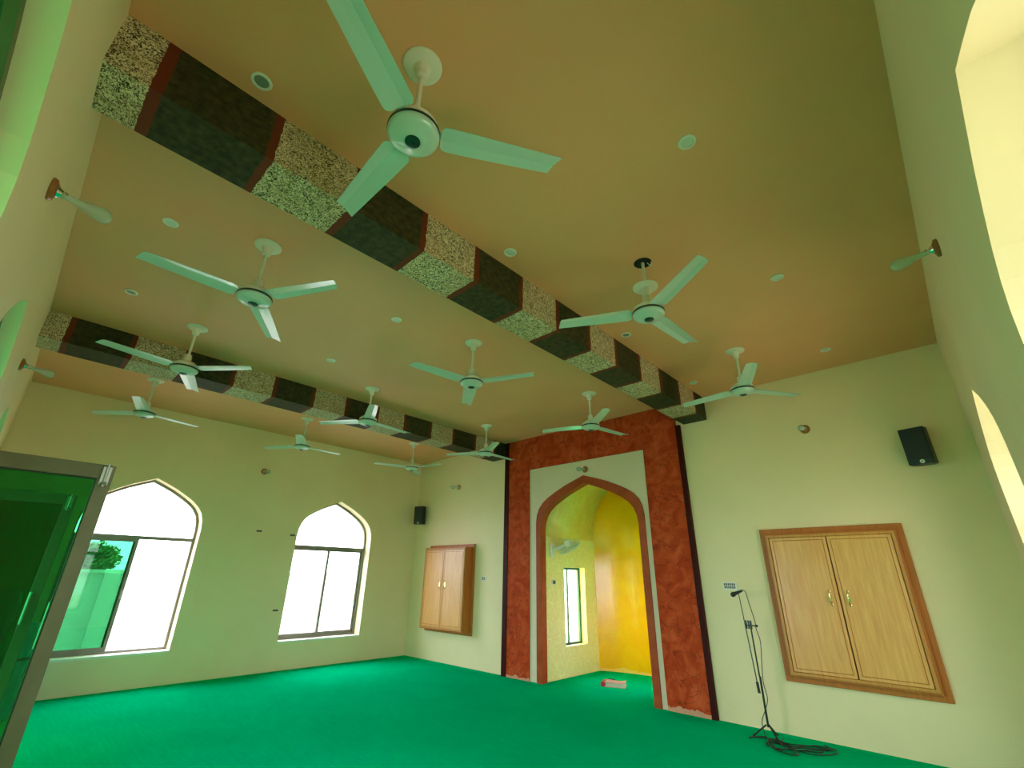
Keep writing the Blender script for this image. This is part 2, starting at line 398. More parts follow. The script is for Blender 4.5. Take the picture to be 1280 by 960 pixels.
def slitwin(n, x, s):
    w = thing('window_%d' % n, (0, 0, 0), 0, 'narrow slit window in the side of the prayer niche', None, None, 'structure')
    obj('window_frame', slab(slit, [inset(slit, 0.035)], fX, x + s * 0.12, x + s * 0.16), M['slitframe'], w)
    obj('mullion', B(*sorted((x + s * 0.125, x + s * 0.150)), 7.20, 7.235, 0.475, 1.625), M['slitframe'], w)
    obj('pane', B(*sorted((x + s * 0.138, x + s * 0.142)), 6.99, 7.55, 0.47, 1.63), M['glass_clear'], w)
slitwin(5, NX0, -1); slitwin(6, NX1, 1)

# ------------------------------------------------------------------ back doors
def leaf(parent, hx, hy, ang, side, bs=-1):
    """a glazed door leaf, hinge at (hx, hy); local +x runs from hinge to free edge"""
    piv = Matrix.Translation((hx, hy, 0)) @ Matrix.Rotation(ang, 4, 'Z')
    def place(o): o.matrix_local = piv; return o
    L_, Ht = 0.70, 1.995
    f = place(obj('door_leaf', slab(rect(0.0, L_, 0.012, Ht), [rect(0.06, L_ - 0.06, 0.14, Ht - 0.07)], fY, -0.02, 0.02), M['alu_door'], parent, bevel=0.003))
    obj('pane', B(0.055, L_ - 0.055, -0.003, 0.003, 0.135, Ht - 0.065), M['glass_door'], f)
    bm = slab(rect(0.056, L_ - 0.056, 0.136, Ht - 0.066), [rect(0.064, L_ - 0.064, 0.144, Ht - 0.074)], fY, -0.012, 0.012)
    obj('gasket', bm, M['gasket'], f)
    bm = bmesh.new(); yh = side * 0.05
    tube(bm, [(L_ - 0.055, yh, 1.17), (L_ - 0.055, yh, 1.36)], 0.011, 10)
    for z in (1.19, 1.34): tube(bm, [(L_ - 0.055, side * 0.018, z), (L_ - 0.055, yh, z)], 0.007, 8)
    obj('pull_handle', bm, M['alu_pale'], f, smooth=True)
    bm = box(bmesh.new(), L_ - 0.05, L_ - 0.015, *sorted((bs * 0.02, bs * 0.032)), Ht - 0.10, Ht - 0.012)
    tube(bm, [(L_ - 0.032, bs * 0.036, Ht - 0.11), (L_ - 0.032, bs * 0.036, Ht + 0.004)], 0.006, 8)
    lathe([(0.012, 0), (0.015, 0.004), (0.010, 0.014)], 'Z', 14, bm, Matrix.Translation((L_ - 0.032, bs * 0.034, Ht - 0.10)))
    obj('tower_bolt', bm, M['alu_pale'], f)
def backdoor(n, c, opened, label):
    d = thing('door_%d' % n, (0, 0, 0), 0, label, None, None, 'structure')
    a = arch(c, 0.80, 0.0, 3.03); ins = inset(a, 0.045)
    ring = [(c + 0.80, 0.0)] + a[1:-1] + [(c - 0.80, 0.0)] + [(c - 0.755, 0.0)] + ins[1:-1][::-1] + [(c + 0.755, 0.0)]
    obj('door_frame', slab(ring, [], fY, YB - 0.08, YB - 0.14), M['alu_door'], d)
    obj('transom', B(c - 0.755, c + 0.755, YB - 0.14, YB - 0.08, 2.0, 2.06), M['alu_door'], d)
    top = [(c + 0.75, 2.06)] + [p for p in inset(a, 0.04) if p[1] > 2.07] + [(c - 0.75, 2.06)]
    obj('fanlight_pane', slab(top, [], fY, YB - 0.112, YB - 0.108), M['glass_door'], d)
    if opened:
        leaf(d, c + 0.75, YB - 0.09, radians(90.5), 1); leaf(d, c - 0.77, YB - 0.09, radians(90), -1)
    else:
        leaf(d, c + 0.745, YB - 0.11, pi, 1); leaf(d, c - 0.745, YB - 0.11, 0, -1)
backdoor(1, BDOOR[0], False, 'arched glazed double door in the back wall nearest the camera')
backdoor(2, BDOOR[1], True, 'arched glazed double door standing open into the hall, at the left of the photo')
backdoor(3, BDOOR[2], False, 'arched glazed double door in the back wall nearest the left windows')

# ------------------------------------------------------------------ outdoors
tag(obj('trim_3', B(-40, 40, -30, 40, -0.62, -0.5), M['ground']), 'dry sunlit ground outside', kind='structure')
tag(obj('trim_4', B(XL - WT, XR + WT, YB - 1.5, YB - WT, 3.5, 3.62), M['outer']), 'unseen roof slab added outside the back doors to darken the view beyond them', kind='structure')  # unseen slab, added to keep the outside dark behind the door glass
tag(obj('trim_5', B(XL - 3, XR + 3, YB - 12, YB - WT, -0.5, -0.02), M['bounce_damper']), 'unseen dull ground slab added outside the back doors to cut bounce light', kind='structure')  # unseen slab, added so less ground light reaches the rear ceiling
bm = B(-14.2, -14.0, -6, 16, -0.5, 1.46); box(bm, -14.24, -13.96, -6, 16, 1.44, 1.51)
for y in (-1.4, 2.0, 5.4, 8.8, 12.2): box(bm, -14.0, -13.9, y - 0.14, y + 0.14, -0.5, 1.44)
tag(obj('boundary_wall', bm, M['outer']), 'pale plastered boundary wall with shallow piers, seen through the left windows', 'wall')
def tree(x, y, z, r, seed, label):
    t = thing('garden_tree', (x, y, -0.5), 0, label, 'tree')
    bm = bmesh.new(); tube(bm, catmull([(0, 0, 0), (0.1, 0.05, z * 0.5), (0.0, 0.1, z + 0.3)]), [0.16] * 7 + [0.12] * 6, 10); obj('trunk', bm, M['bark'], t, smooth=True)
    rnd = random.Random(seed); bm = bmesh.new()
    for i in range(5200):
        u = Vector((rnd.gauss(0, 1), rnd.gauss(0, 1), rnd.gauss(0, 0.8))).normalized() * (r * rnd.uniform(0.45, 1.0) * (0.85 + 0.3 * sin(i * 1.7)))
        p = Vector((u.x, u.y, u.z * 0.75 + z + 0.5)); s = rnd.uniform(0.045, 0.09)
        d1 = Vector((rnd.uniform(-1, 1), rnd.uniform(-1, 1), rnd.uniform(-1, 1))).normalized(); d2 = d1.orthogonal().normalized()
        bm.faces.new([bm.verts.new(p + d) for d in (d1 * s, d2 * s * 0.5, -d1 * s, -d2 * s * 0.5)])
    obj('foliage', bm, M['leaf'], t)
tree(-20.5, 2.35, 1.85, 0.62, 3, 'leafy green tree beyond the boundary wall, seen through the green pane')

tag(obj('trim_7', B(-14.0, XL - WT, -6, 16, -0.5, -0.47), M['bounce_damper']), 'unseen dull grey strip added between the hall and the boundary wall to cut bounce light', kind='structure')  # unseen strip, added to reduce upward light through the left windows
# blue rolls near the left wall
def roll(x, y, r, h, lean, label, seed):
    rnd = random.Random(seed)
    o = thing('plastic_covered_roll', (x, y, 0), 0, label, 'roll')
    bm = bmesh.new(); seg = 40; rings = []
    for j in range(13):
        z = h * j / 12; ring = []
        for i in range(seg):
            a = 2 * pi * i / seg; rr = r * (1 + 0.05 * sin(5 * a + j * 0.7) + 0.03 * sin(11 * a - j * 1.3)) * (0.9 if j in (0, 12) else 1)
            ring.append(bm.verts.new((rr * cos(a) + lean * (z / h), rr * sin(a), z + 0.002)))
        rings.append(ring)
    for a, b in zip(rings, rings[1:]):
        for i in range(seg): bm.faces.new((a[i], a[(i + 1) % seg], b[(i + 1) % seg], b[i]))
    bm.faces.new(rings[0][::-1]); bm.faces.new(rings[-1])
    obj('plastic_sheet', bm, M['blue'], o, smooth=True)
    zz = h * 0.62; bm = bmesh.new()
    lathe([(r * 1.075, zz - 0.012), (r * 1.085, zz), (r * 1.075, zz + 0.012)], 'Z', 40, bm, Matrix.Translation((lean * 0.62, 0, 0)), cap=False)
    obj('tie_cord', bm, M['black'], o)
roll(-8.30, 0.22, 0.20, 1.26, 0.0, 'tall blue plastic-covered roll standing by the left wall behind the glass doors', 1)
roll(-8.05, 0.52, 0.13, 0.93, 0.0, 'shorter blue plastic-covered roll beside the tall one, behind the glass door', 2)

# ------------------------------------------------------------------ ceiling fans
RB, ZB = 0.70, 3.425
def blade_bm():
    bm = bmesh.new(); r0 = 0.128
    st = [(r0, .70), (r0 + .006, .86), (r0 + .018, .97), (r0 + .035, 1), (0.3, .965), (0.5, .87), (RB - .004, .775), (RB, .74)]
    cols = []
    for s, k in st:
        w = 0.073 * k; skew = 0.020 * max(0, s - 0.5) / (RB - 0.5)
        row = []
        for t, dz in ((-1, -0.004), (-0.25, 0.0), (0.25, 0.001), (1, -0.014)):
            row.append((s + skew * (-t), w * t, dz + 0.16 * w * t))
        cols.append(row)
    T = [[bm.verts.new(p) for p in row] for row in cols]; U = [[bm.verts.new((p[0], p[1], p[2] + 0.003)) for p in row] for row in cols]
    n, k = len(cols), 4
    for i in range(n - 1):
        for j in range(k - 1):
            bm.faces.new((T[i][j], T[i + 1][j], T[i + 1][j + 1], T[i][j + 1])); bm.faces.new((U[i][j], U[i][j + 1], U[i + 1][j + 1], U[i + 1][j]))
        bm.faces.new((T[i][0], U[i][0], U[i + 1][0], T[i + 1][0])); bm.faces.new((T[i][-1], T[i + 1][-1], U[i + 1][-1], U[i][-1]))
    for i in (0, n - 1):
        for j in range(k - 1): bm.faces.new((T[i][j], T[i][j + 1], U[i][j + 1], U[i][j]))
    box(bm, 0.05, 0.22, -0.018, 0.018, 0.004, 0.008)
    return bm
def make_fan():
    f = thing('ceiling_fan')
    zc = H
    obj('canopy', lathe([(0.098, 0), (0.098, -0.006), (0.090, -0.014), (0.045, -0.026), (0.036, -0.045), (0.030, -0.085), (0.018, -0.095)], 'Z', 36), M['fan_cream'], f, smooth=True)
    obj('downrod', tube(bmesh.new(), [(0, 0, 0.0), (0, 0, ZB + 0.10 - zc)], 0.0125, 12), M['fan_cream'], f, smooth=True)
    mo = obj('motor_housing', lathe([(0.014, 0.150), (0.030, 0.145), (0.036, 0.10), (0.030, 0.075), (0.030, 0.065), (0.075, 0.058), (0.112, 0.030), (0.118, 0.004), (0.118, -0.012)], 'Z', 48), M['fan_cream'], f, smooth=True, loc=(0, 0, ZB - zc))
    obj('dark_rim', lathe([(0.1215, -0.020), (0.1235, -0.016), (0.1235, -0.006), (0.120, -0.002)], 'Z', 48, cap=False), M['dark_ring'], mo, smooth=True)
    cv = obj('bottom_cover', lathe([(0.119, -0.012), (0.1215, -0.022), (0.118, -0.034), (0.104, -0.046), (0.080, -0.054), (0.060, -0.057), (0.052, -0.063), (0.038, -0.066), (0.030, -0.066)], 'Z', 48), M['fan_white'], f, smooth=True, loc=(0, 0, ZB - zc))
    obj('centre_badge', lathe([(0.036, -0.064), (0.036, -0.069), (0.030, -0.0715), (0.014, -0.0735), (0.012, -0.077), (0.006, -0.078)], 'Z', 28), M['dark_ring'], cv, smooth=True)
    for k in range(3):
        b = obj('blade', blade_bm(), M['fan_white'], f); b.location = (0, 0, ZB - zc); b.rotation_euler = (0, 0, k * 2 * pi / 3)
    return f
def copy_tree(o, parent=None):
    c = o.copy(); COL.objects.link(c); c.parent = parent
    for ch in [x for x in bpy.data.objects if x.parent == o]:
        if parent is not c: copy_tree(ch, c)
    return c
FANS = [
 (-1.41, 0.79, 58, 'nearest ceiling fan, largest, overhead between the first beam and the right wall'),
 (-3.46, 0.81, 28, 'second fan of the nearest row, just left of the first mosaic beam'),
 (-5.40, 0.82, 40, 'third fan of the nearest row, in front of the far mosaic beam'),
 (-7.49, 0.87, 104, 'fourth fan of the nearest row, beyond the far beam above the leftmost window'),
 (-3.45, 3.01, 23, 'middle-row ceiling fan between the two beams, nearer the first beam'),
 (-1.365, 2.98, 87, 'ceiling fan whose canopy has slid down its rod below a dark hole'),
 (-1.37, 5.11, 55, 'far-row ceiling fan near the front wall above the large oak cupboard'),
 (-3.36, 5.13, 80, 'far-row ceiling fan directly in front of the rust plaster surround'),
 (-5.53, 3.00, 95, 'middle-row ceiling fan in front of the far beam, one blade pointing at camera'),
 (-5.55, 5.24, 90, 'far-row ceiling fan at the end of the far beam, left of the rust surround'),
 (-7.56, 3.00, 93, 'middle-row ceiling fan beyond the far beam, between the two left windows'),
 (-7.49, 5.12, 14, 'farthest ceiling fan, in the far left corner above the speaker'),
]
proto = None
for i, (x, y, a, lab) in enumerate(FANS):
    if proto is None: proto = make_fan(); f = proto
    else: f = copy_tree(proto)
    f.location = (x, y, H); f.rotation_euler = (0, 0, radians(a))
    tag(f, lab, 'ceiling fan', 'white three-blade ceiling fans in three rows')
    if i == 5:
        for ch in [c for c in bpy.data.objects if c.parent == f]:
            if ch.name.startswith('canopy'): ch.location = (0, 0, -0.235); ch['label'] = 'cream canopy slid down the rod'
        bm = lathe([(0.072, -0.002), (0.064, -0.004), (0.052, 0.0)], 'Z', 20); 
        o = obj('open_ceiling_hole', bm, M['hole']); o.location = (x, y, H)
        tag(o, 'rough dark round hole in the ceiling around a fan rod', 'hole')
        tube(b2 := bmesh.new(), catmull([(0.03, 0.02, -0.004), (0.05, 0.035, -0.03), (0.065, 0.02, -0.01)]), 0.004, 6); obj('loose_wire', b2, M['fan_cream'], o)

# ------------------------------------------------------------------ downlights
def downlight(x, y, lab, open_=False, dim=False):
    d = thing('recessed_downlight', (x, y, H), 0, lab, 'ceiling light', 'round recessed ceiling lights')
    obj('rim', lathe([(0.050, 0), (0.052, -0.004), (0.049, -0.009), (0.038, -0.010), (0.036, -0.004)], 'Z', 32, cap=False), M['white_plastic'], d, smooth=True)
    obj('diffuser', lathe([(0.0375, -0.003), (0.030, -0.005), (0.001, -0.006)], 'Z', 32), M['led_dim'] if open_ else M['led'], d, smooth=True)
for a in [(-2.10, .26, 'nearest downlight with a dark lens, just right of the first beam', True), (-3.72, .21, 'downlight in the nearest row, left of the first beam beside a fan blade'),
          (-5.09, .20, 'faint downlight in the nearest row, just before the far beam at the left', True), (-3.66, 2.14, 'downlight in the second row, mid-ceiling between the beams'),
          (-5.08, 2.16, 'downlight in the second row, close to the far beam'), (-2.08, 2.15, 'downlight in the second row, just right of the first beam'),
          (-0.61, 2.12, 'pale downlight in the second row, alone in the ceiling near the right wall'), (-0.61, 3.92, 'downlight in the third row, nearest the right wall lamp'),
          (-2.09, 3.96, 'downlight in the third row, beside the beam under the slid-canopy fan', True), (-0.61, 5.74, 'downlight in the last row, near the right-hand front corner'),
          (-2.10, 5.69, 'downlight in the last row, beside the end of the first beam')]:
    downlight(*a)

# ------------------------------------------------------------------ wall lamps
def lamp(x, y, z, nx, ny, lab, cat='wall lamp'):
    ang = math.atan2(ny, nx)
    l = thing('wall_bulb_lamp', (x, y, z), ang, lab, cat, 'bare bulb wall lamps on round wooden bases')
    obj('wooden_base', lathe([(0.052, 0.0), (0.054, 0.008), (0.048, 0.018), (0.034, 0.022), (0.030, 0.026)], 'X', 32), M['lampwood'], l, smooth=True)
    tilt = Matrix.Rotation(radians(8), 4, 'Y')
    obj('lamp_holder', lathe([(0.030, 0.022), (0.022, 0.034), (0.017, 0.045), (0.019, 0.050), (0.016, 0.062)], 'X', 24, mtx=tilt), M['chrome'], l, smooth=True)
    obj('bulb', lathe([(0.014, 0.058), (0.015, 0.08), (0.019, 0.11), (0.027, 0.145), (0.034, 0.17), (0.036, 0.190), (0.032, 0.210), (0.021, 0.224), (0.006, 0.230)], 'X', 28, mtx=tilt), M['bulb'], l, smooth=True)
lamp(-2.59, YB, 3.07, 0, 1, 'bulb lamp on the back wall nearest the camera, at upper left')
lamp(-5.58, YB, 3.13, 0, 1, 'bulb lamp on the back wall beside the end of the far beam')
lamp(XR, 3.20, 3.27, -1, 0, 'bulb lamp on the right wall between the two windows')
lamp(XL, 2.95, 3.17, 1, 0, 'bulb lamp on the left wall between the two windows')
lamp(-7.49, YQ, 3.21, 0, -1, 'bulb lamp on the front wall above the small left cupboard')
lamp(-1.09, YQ, 3.20, 0, -1, 'bulb lamp on the front wall above the large right cupboard')
lamp(-4.29, YQ - 0.025, 3.145, 0, -1, 'bulb lamp on the cream panel just above the arch point')

# ------------------------------------------------------------------ cupboards
def cupboard(xc, lab, prj):
    c = thing('wall_cupboard', (xc, YQ, 0.50), 0, lab, 'cupboard')
    W, Hh = 0.683, 1.565
    def ring(w0, z0, z1, w1, i0, i1, y0, y1): return slab(rect(-w0, w0, z0, z1), [rect(-w1, w1, i0, i1)], fY, y0, y1)
    obj('outer_trim', ring(W, 0, Hh, W - 0.075, 0.075, Hh - 0.075, -0.0005, -0.035), M['trimwood'], c, bevel=0.006)
    w = W - 0.055
    obj('carcass', slab(rect(-w, w, 0.055, Hh - 0.055), [rect(-w + 0.05, w - 0.05, 0.105, Hh - 0.105)], fY, -0.002, -prj), M['trimwood'], c, bevel=0.005)
    w2 = w - 0.018
    obj('door_moulding', slab(rect(-w2, w2, 0.073, Hh - 0.073), [rect(-w2 + 0.03, w2 - 0.03, 0.103, Hh - 0.103)], fY, -prj + 0.001, -prj - 0.012), M['midwood'], c, bevel=0.005)
    obj('back_board', B(-w + 0.045, w - 0.045, -0.03, -0.02, 0.1, Hh - 0.1), M['trimwood'], c)
    wi = w2 - 0.033
    for s in (-1, 1):
        x0, x1 = sorted((s * 0.006, s * (wi - 0.004)))
        d = obj('door', B(x0, x1, -prj - 0.008, -prj + 0.014, 0.106, Hh - 0.106), M['oak'], c, bevel=0.004)
        # routed edge line round each door
        g = slab(rect(x0 + 0.028, x1 - 0.028, 0.134, Hh - 0.134), [rect(x0 + 0.036, x1 - 0.036, 0.142, Hh - 0.142)], fY, -prj - 0.0078, -prj - 0.0095)
        obj('edge_groove', g, M['trimwood'], d)
        hx = s * 0.082; bm = bmesh.new(); yb = -prj - 0.008
        for z in (0.775, 0.905): lathe([(0.011, 0.0), (0.012, 0.006), (0.006, 0.010)], 'Y', 16, bm, Matrix.Translation((hx, yb, z)) @ Matrix.Scale(-1, 4, (0, 1, 0)))
        tube(bm, catmull([(hx, yb - 0.006, 0.905), (hx, yb - 0.026, 0.885), (hx, yb - 0.030, 0.84), (hx, yb - 0.026, 0.795), (hx, yb - 0.006, 0.775)], 5), 0.0055, 8)
        lathe([(0.001, -0.014), (0.008, -0.009), (0.0105, 0.0), (0.008, 0.009), (0.001, 0.014)], 'Z', 14, bm, Matrix.Translation((hx, yb - 0.030, 0.84)))
        lathe([(0.020, 0.0), (0.020, 0.002)], 'Y', 20, bm, Matrix.Translation((hx, yb - 0.001, 0.84)) @ Matrix.Scale(2.6, 4, (0, 0, 1)) @ Matrix.Scale(0.8, 4, (1, 0, 0)) @ Matrix.Scale(-1, 4, (0, 1, 0)))
        obj('handle', bm, M['brass'], d, smooth=True)
cupboard(-1.127, 'large two-door oak wall cupboard at right, beside the microphone stand', 0.075)
cupboard(-7.573, 'smaller-looking two-door oak wall cupboard left of the rust surround', 0.20)

# ------------------------------------------------------------------ speakers
def speaker(x, y, z, rz, tilt, lab):
    s = thing('wall_speaker', (x, y, z), 0, lab, 'speaker'); s.rotation_euler = (radians(tilt), 0, rz)
    bm = bmesh.new(); w, d, h = 0.105, 0.09, 0.185
    pts = [(-w, -d), (w, -d), (w, d * 0.4), (w * 0.62, d), (-w * 0.62, d), (-w, d * 0.4)]
    slab(pts, [], lambda u, v, q: (u, v, q), -h, h, bm)
    obj('cabinet', bm, M['black'], s, bevel=0.006)
    obj('grille', B(-w + 0.006, w - 0.006, -d - 0.010, -d + 0.002, -h + 0.05, h - 0.006), M['black_mesh'], s, bevel=0.005)
    lg = obj('round_badge', lathe([(0.0195, 0), (0.0195, 0.006), (0.008, 0.007)], 'Y', 24, mtx=Matrix.Translation((0.012, -d - 0.0005, -h + 0.026)) @ Matrix.Scale(-1, 4, (0, 1, 0))), M['white_plastic'], s)
    obj('badge_centre', lathe([(0.007, 0.006), (0.006, 0.009)], 'Y', 16, mtx=Matrix.Translation((0.012, -d - 0.0005, -h + 0.026)) @ Matrix.Scale(-1, 4, (0, 1, 0))), M['switch_dark'], lg)
    obj('bracket', B(-0.02, 0.02, d - 0.01, d + 0.05, -0.05, 0.05), M['black'], s)
speaker(-0.115, YQ - 0.135, 2.79, radians(-12), 4, 'black box speaker high on the front wall at right, above the large cupboard')
speaker(-8.56, YQ - 0.14, 2.70, radians(14), 2, 'black box speaker high in the far left corner')

# ------------------------------------------------------------------ switchboards and sockets
def switchboard(x, z, w, h, rows, cols, lab, y=YQ, nm='switchboard'):
    s = thing(nm, (x, y, z), 0, lab, 'switch panel')
    obj('plate', B(-w / 2, w / 2, -0.012, -0.0003, -h / 2, h / 2), M['white_plastic'], s, bevel=0.002)
    for r in range(rows):
        for c in range(cols):
            cw = w * 0.84 / cols; ch = h * 0.72 / rows
            xx = -w * 0.42 + (c + 0.5) * cw; zz = -h * 0.34 + (r + 0.5) * ch
            obj('switch', B(xx - cw * 0.30, xx + cw * 0.30, -0.017, -0.011, zz - ch * 0.38, zz + ch * 0.38), M['switch_dark'], s)
switchboard(-2.262, 1.43, 0.165, 0.092, 2, 6, 'white switchboard with two rows of dark switches beside the microphone')
switchboard(-6.64, 1.455, 0.11, 0.075, 2, 2, 'small white socket plate between the left cupboard and the rust surround')
s = thing('switchboard', (NX0, 6.66, 1.42), radians(90), 'small pale switch plate on the niche side wall below the fan', 'switch panel')
obj('plate', B(-0.05, 0.05, -0.012, -0.0003, -0.04, 0.04), M['white_plastic'], s, bevel=0.002)
for xx in (-0.018, 0.018): obj('switch', B(xx - 0.010, xx + 0.010, -0.02, -0.011, -0.028, 0.028), M['switch_dark'], s)
for y, z, lab in ((3.61, 0.91, 'dark uncovered socket box low on the left wall left of the farther window'), (3.08, 2.16, 'faint dark wall box between the left windows at transom height'), (3.66, 2.13, 'small dark wall box touching the side of the farther left window arch')):
    o = thing('wall_box', (XL, y, z), 0, lab, 'wall box')
    obj('box_rim', slab(rect(-0.055, 0.055, -0.022, 0.022), [rect(-0.045, 0.045, -0.014, 0.014)], fX, 0.0003, 0.006), M['wall'], o)
    obj('box_recess', B(0.0003, 0.002, -0.045, 0.045, -0.014, 0.014), M['switch_dark'], o)

# ------------------------------------------------------------------ wall fan in the niche
wf = thing('wall_fan', (NX0, 6.62, 1.93), 0, 'cream wall-mounted fan on the side wall of the prayer niche', 'fan')
obj('wall_plate', B(0.0005, 0.035, -0.055, 0.055, -0.11, 0.11), M['fan_cream'], wf, bevel=0.008)
bm = bmesh.new(); tube(bm, [(0.03, 0, 0.0), (0.13, 0.09, 0.05), (0.22, 0.16, 0.10)], [0.045, 0.03, 0.028], 14); obj('support_arm', bm, M['fan_cream'], wf, smooth=True)
hm = Matrix.Translation((0.24, 0.18, 0.075)) @ Matrix.Rotation(radians(30), 4, 'X') @ Matrix.Rotation(radians(-12), 4, 'Y')
obj('motor', lathe([(0.02, -0.02), (0.055, -0.005), (0.062, 0.05), (0.05, 0.10), (0.015, 0.115)], 'Z', 24, mtx=hm), M['fan_cream'], wf, smooth=True)
cage = bmesh.new()
for rr, zz in ((0.05, -0.075), (0.12, -0.072), (0.175, -0.06), (0.2, -0.035), (0.175, -0.01), (0.11, 0.0)):
    ring = [hm @ Vector((rr * cos(a * pi / 18), rr * sin(a * pi / 18), zz)) for a in range(37)]; tube(cage, ring, 0.005, 5)
for k in range(28):
    a = 2 * pi * k / 28
    tube(cage, [hm @ Vector((q * cos(a), q * sin(a), zz)) for q, zz in ((0.03, -0.076), (0.12, -0.073), (0.18, -0.058), (0.2, -0.035), (0.18, -0.012), (0.06, 0.0))], 0.0032, 4)
obj('wire_cage', cage, M['fan_cream'], wf)
bl = bmesh.new()
for k in range(3):
    a0 = k * 2 * pi / 3; fan = [hm @ Vector((q * cos(a0 + t), q * sin(a0 + t), -0.04 + 0.03 * (t - 0.4))) for q, t in ((0.02, 0), (0.16, -0.05), (0.175, 0.4), (0.15, 0.85), (0.02, 0.8))]
    up = [hm @ Vector((q * cos(a0 + t), q * sin(a0 + t), -0.037 + 0.03 * (t - 0.4))) for q, t in ((0.02, 0), (0.16, -0.05), (0.175, 0.4), (0.15, 0.85), (0.02, 0.8))]
    A_ = [bl.verts.new(p) for p in fan]; B_ = [bl.verts.new(p) for p in up]; bl.faces.new(A_); bl.faces.new(B_[::-1])
    for i in range(5): bl.faces.new((A_[i], A_[(i + 1) % 5], B_[(i + 1) % 5], B_[i]))
obj('fan_blades', bl, M['fan_white'], wf)
bm = bmesh.new(); tube(bm, [(0.06, 0.02, -0.10), (0.058, 0.02, -0.30)], 0.0025, 6); obj('pull_cord', bm, M['fan_cream'], wf)

# ------------------------------------------------------------------ book on the niche floor
bk = thing('closed_book', (-4.42, 7.0, 0.0), radians(24), 'pink book with a red spine lying on the green carpet inside the niche', 'book')
obj('page_block', B(-0.155, 0.165, -0.10, 0.10, 0.006, 0.052), M['paper'], bk, bevel=0.003)
obj('cover', B(-0.14, 0.175, -0.106, 0.106, 0.0, 0.007), M['pink'], bk, bevel=0.002)
bm = bmesh.new()
rows = []
for i in range(9):
    t = i / 8; x = -0.14 + 0.315 * t; z = 0.052 + 0.010 * sin(t * pi * 2) * (1 - t) + 0.02 * max(0, t - 0.75) * 2
    rows.append([bm.verts.new((x, y, z + dz)) for y, dz in ((-0.106, 0), (0.106, 0), (0.106, 0.007), (-0.106, 0.007))])
for a, b in zip(rows, rows[1:]):
    for i in range(4): bm.faces.new((a[i], a[(i + 1) % 4], b[(i + 1) % 4], b[i]))
bm.faces.new(rows[0]); bm.faces.new(rows[-1][::-1])
obj('cover', bm, M['pink'], bk)
obj('spine', lathe([(0.0335, -0.107), (0.035, -0.10), (0.035, 0.10), (0.0335, 0.107)], 'Y', 24, mtx=Matrix.Translation((-0.148, 0, 0.0352)) @ Matrix.Scale(1.1, 4, (1, 0, 0))), M['red'], bk, smooth=True)
o = obj('folded_spectacles', tube(bmesh.new(), catmull([(-0.05, 0.03, 0), (-0.02, 0.05, 0.004), (0.01, 0.04, 0), (0.02, 0.055, 0.004), (0.05, 0.05, 0)], 6), 0.006, 8), M['black'])
o.location = (-4.50, 7.03, 0.069); tag(o, 'small black object lying on top of the pink book', 'small object'); o.name = 'black_clip'

# ------------------------------------------------------------------ microphone stand
SX, SY = -1.985, 6.03
ms = thing('microphone_stand', (SX, SY, 0), 0, 'thin dark microphone stand with folded boom before the front wall', 'microphone stand')
legs = []
for a in (200, 320, 80):
    ar = radians(a); l = 0.15
    bm = bmesh.new(); tube(bm, [(0.015 * cos(ar), 0.015 * sin(ar), 0.12), (l * cos(ar), l * sin(ar), 0.014)], 0.008, 8)
    lg = obj('leg', bm, M['dark_metal'], ms, smooth=True)
    bm = bmesh.new(); tube(bm, [(l * 0.93 * cos(ar), l * 0.93 * sin(ar), 0.022), (l * 1.04 * cos(ar), l * 1.04 * sin(ar), 0.011)], 0.011, 8); obj('rubber_foot', bm, M['black'], lg)
obj('pole', tube(bmesh.new(), [(0, 0, 0.10), (0, 0, 0.55), (-0.005, 0, 0.551), (-0.012, 0, 1.08)], [0.011, 0.011, 0.008, 0.008], 12), M['dark_metal'], ms, smooth=True)
bm = bmesh.new(); tube(bm, [(-0.06, -0.01, 1.035), (0.055, -0.01, 1.035)], 0.007, 8)
for xx in (-0.05, -0.028, 0.0): tube(bm, [(xx, -0.01, 1.0), (xx, -0.01, 1.085)], 0.008, 8)
lathe([(0.010, -0.012), (0.014, 0), (0.010, 0.012)], 'X', 12, bm, Matrix.Translation((0.055, -0.01, 1.035)))
obj('clamp', bm, M['dark_metal'], ms)
bo = obj('boom', tube(bmesh.new(), [(-0.025, -0.035, 0.46), (-0.055, -0.03, 1.0), (-0.075, -0.03, 1.36)], [0.0055, 0.0055, 0.004], 8), M['dark_metal'], ms, smooth=True)
obj('counterweight', tube(bmesh.new(), [(-0.022, -0.035, 0.40), (-0.027, -0.035, 0.50)], 0.014, 12), M['black'], bo, smooth=True)
mic = thing('microphone', (SX - 0.088, SY - 0.03, 1.365), 0, 'black microphone clipped on top of the thin boom stand', 'microphone')
tip = Matrix.Rotation(radians(-112), 4, 'Y')
obj('body', lathe([(0.012, -0.06), (0.014, -0.02), (0.019, 0.02), (0.019, 0.03)], 'Z', 20, mtx=tip), M['black'], mic, smooth=True)
obj('grille', lathe([(0.019, 0.03), (0.025, 0.036), (0.027, 0.055), (0.020, 0.074), (0.006, 0.082)], 'Z', 20, mtx=tip), M['black_mesh'], mic, smooth=True)
cb = bmesh.new()
X0, Y0 = SX, SY
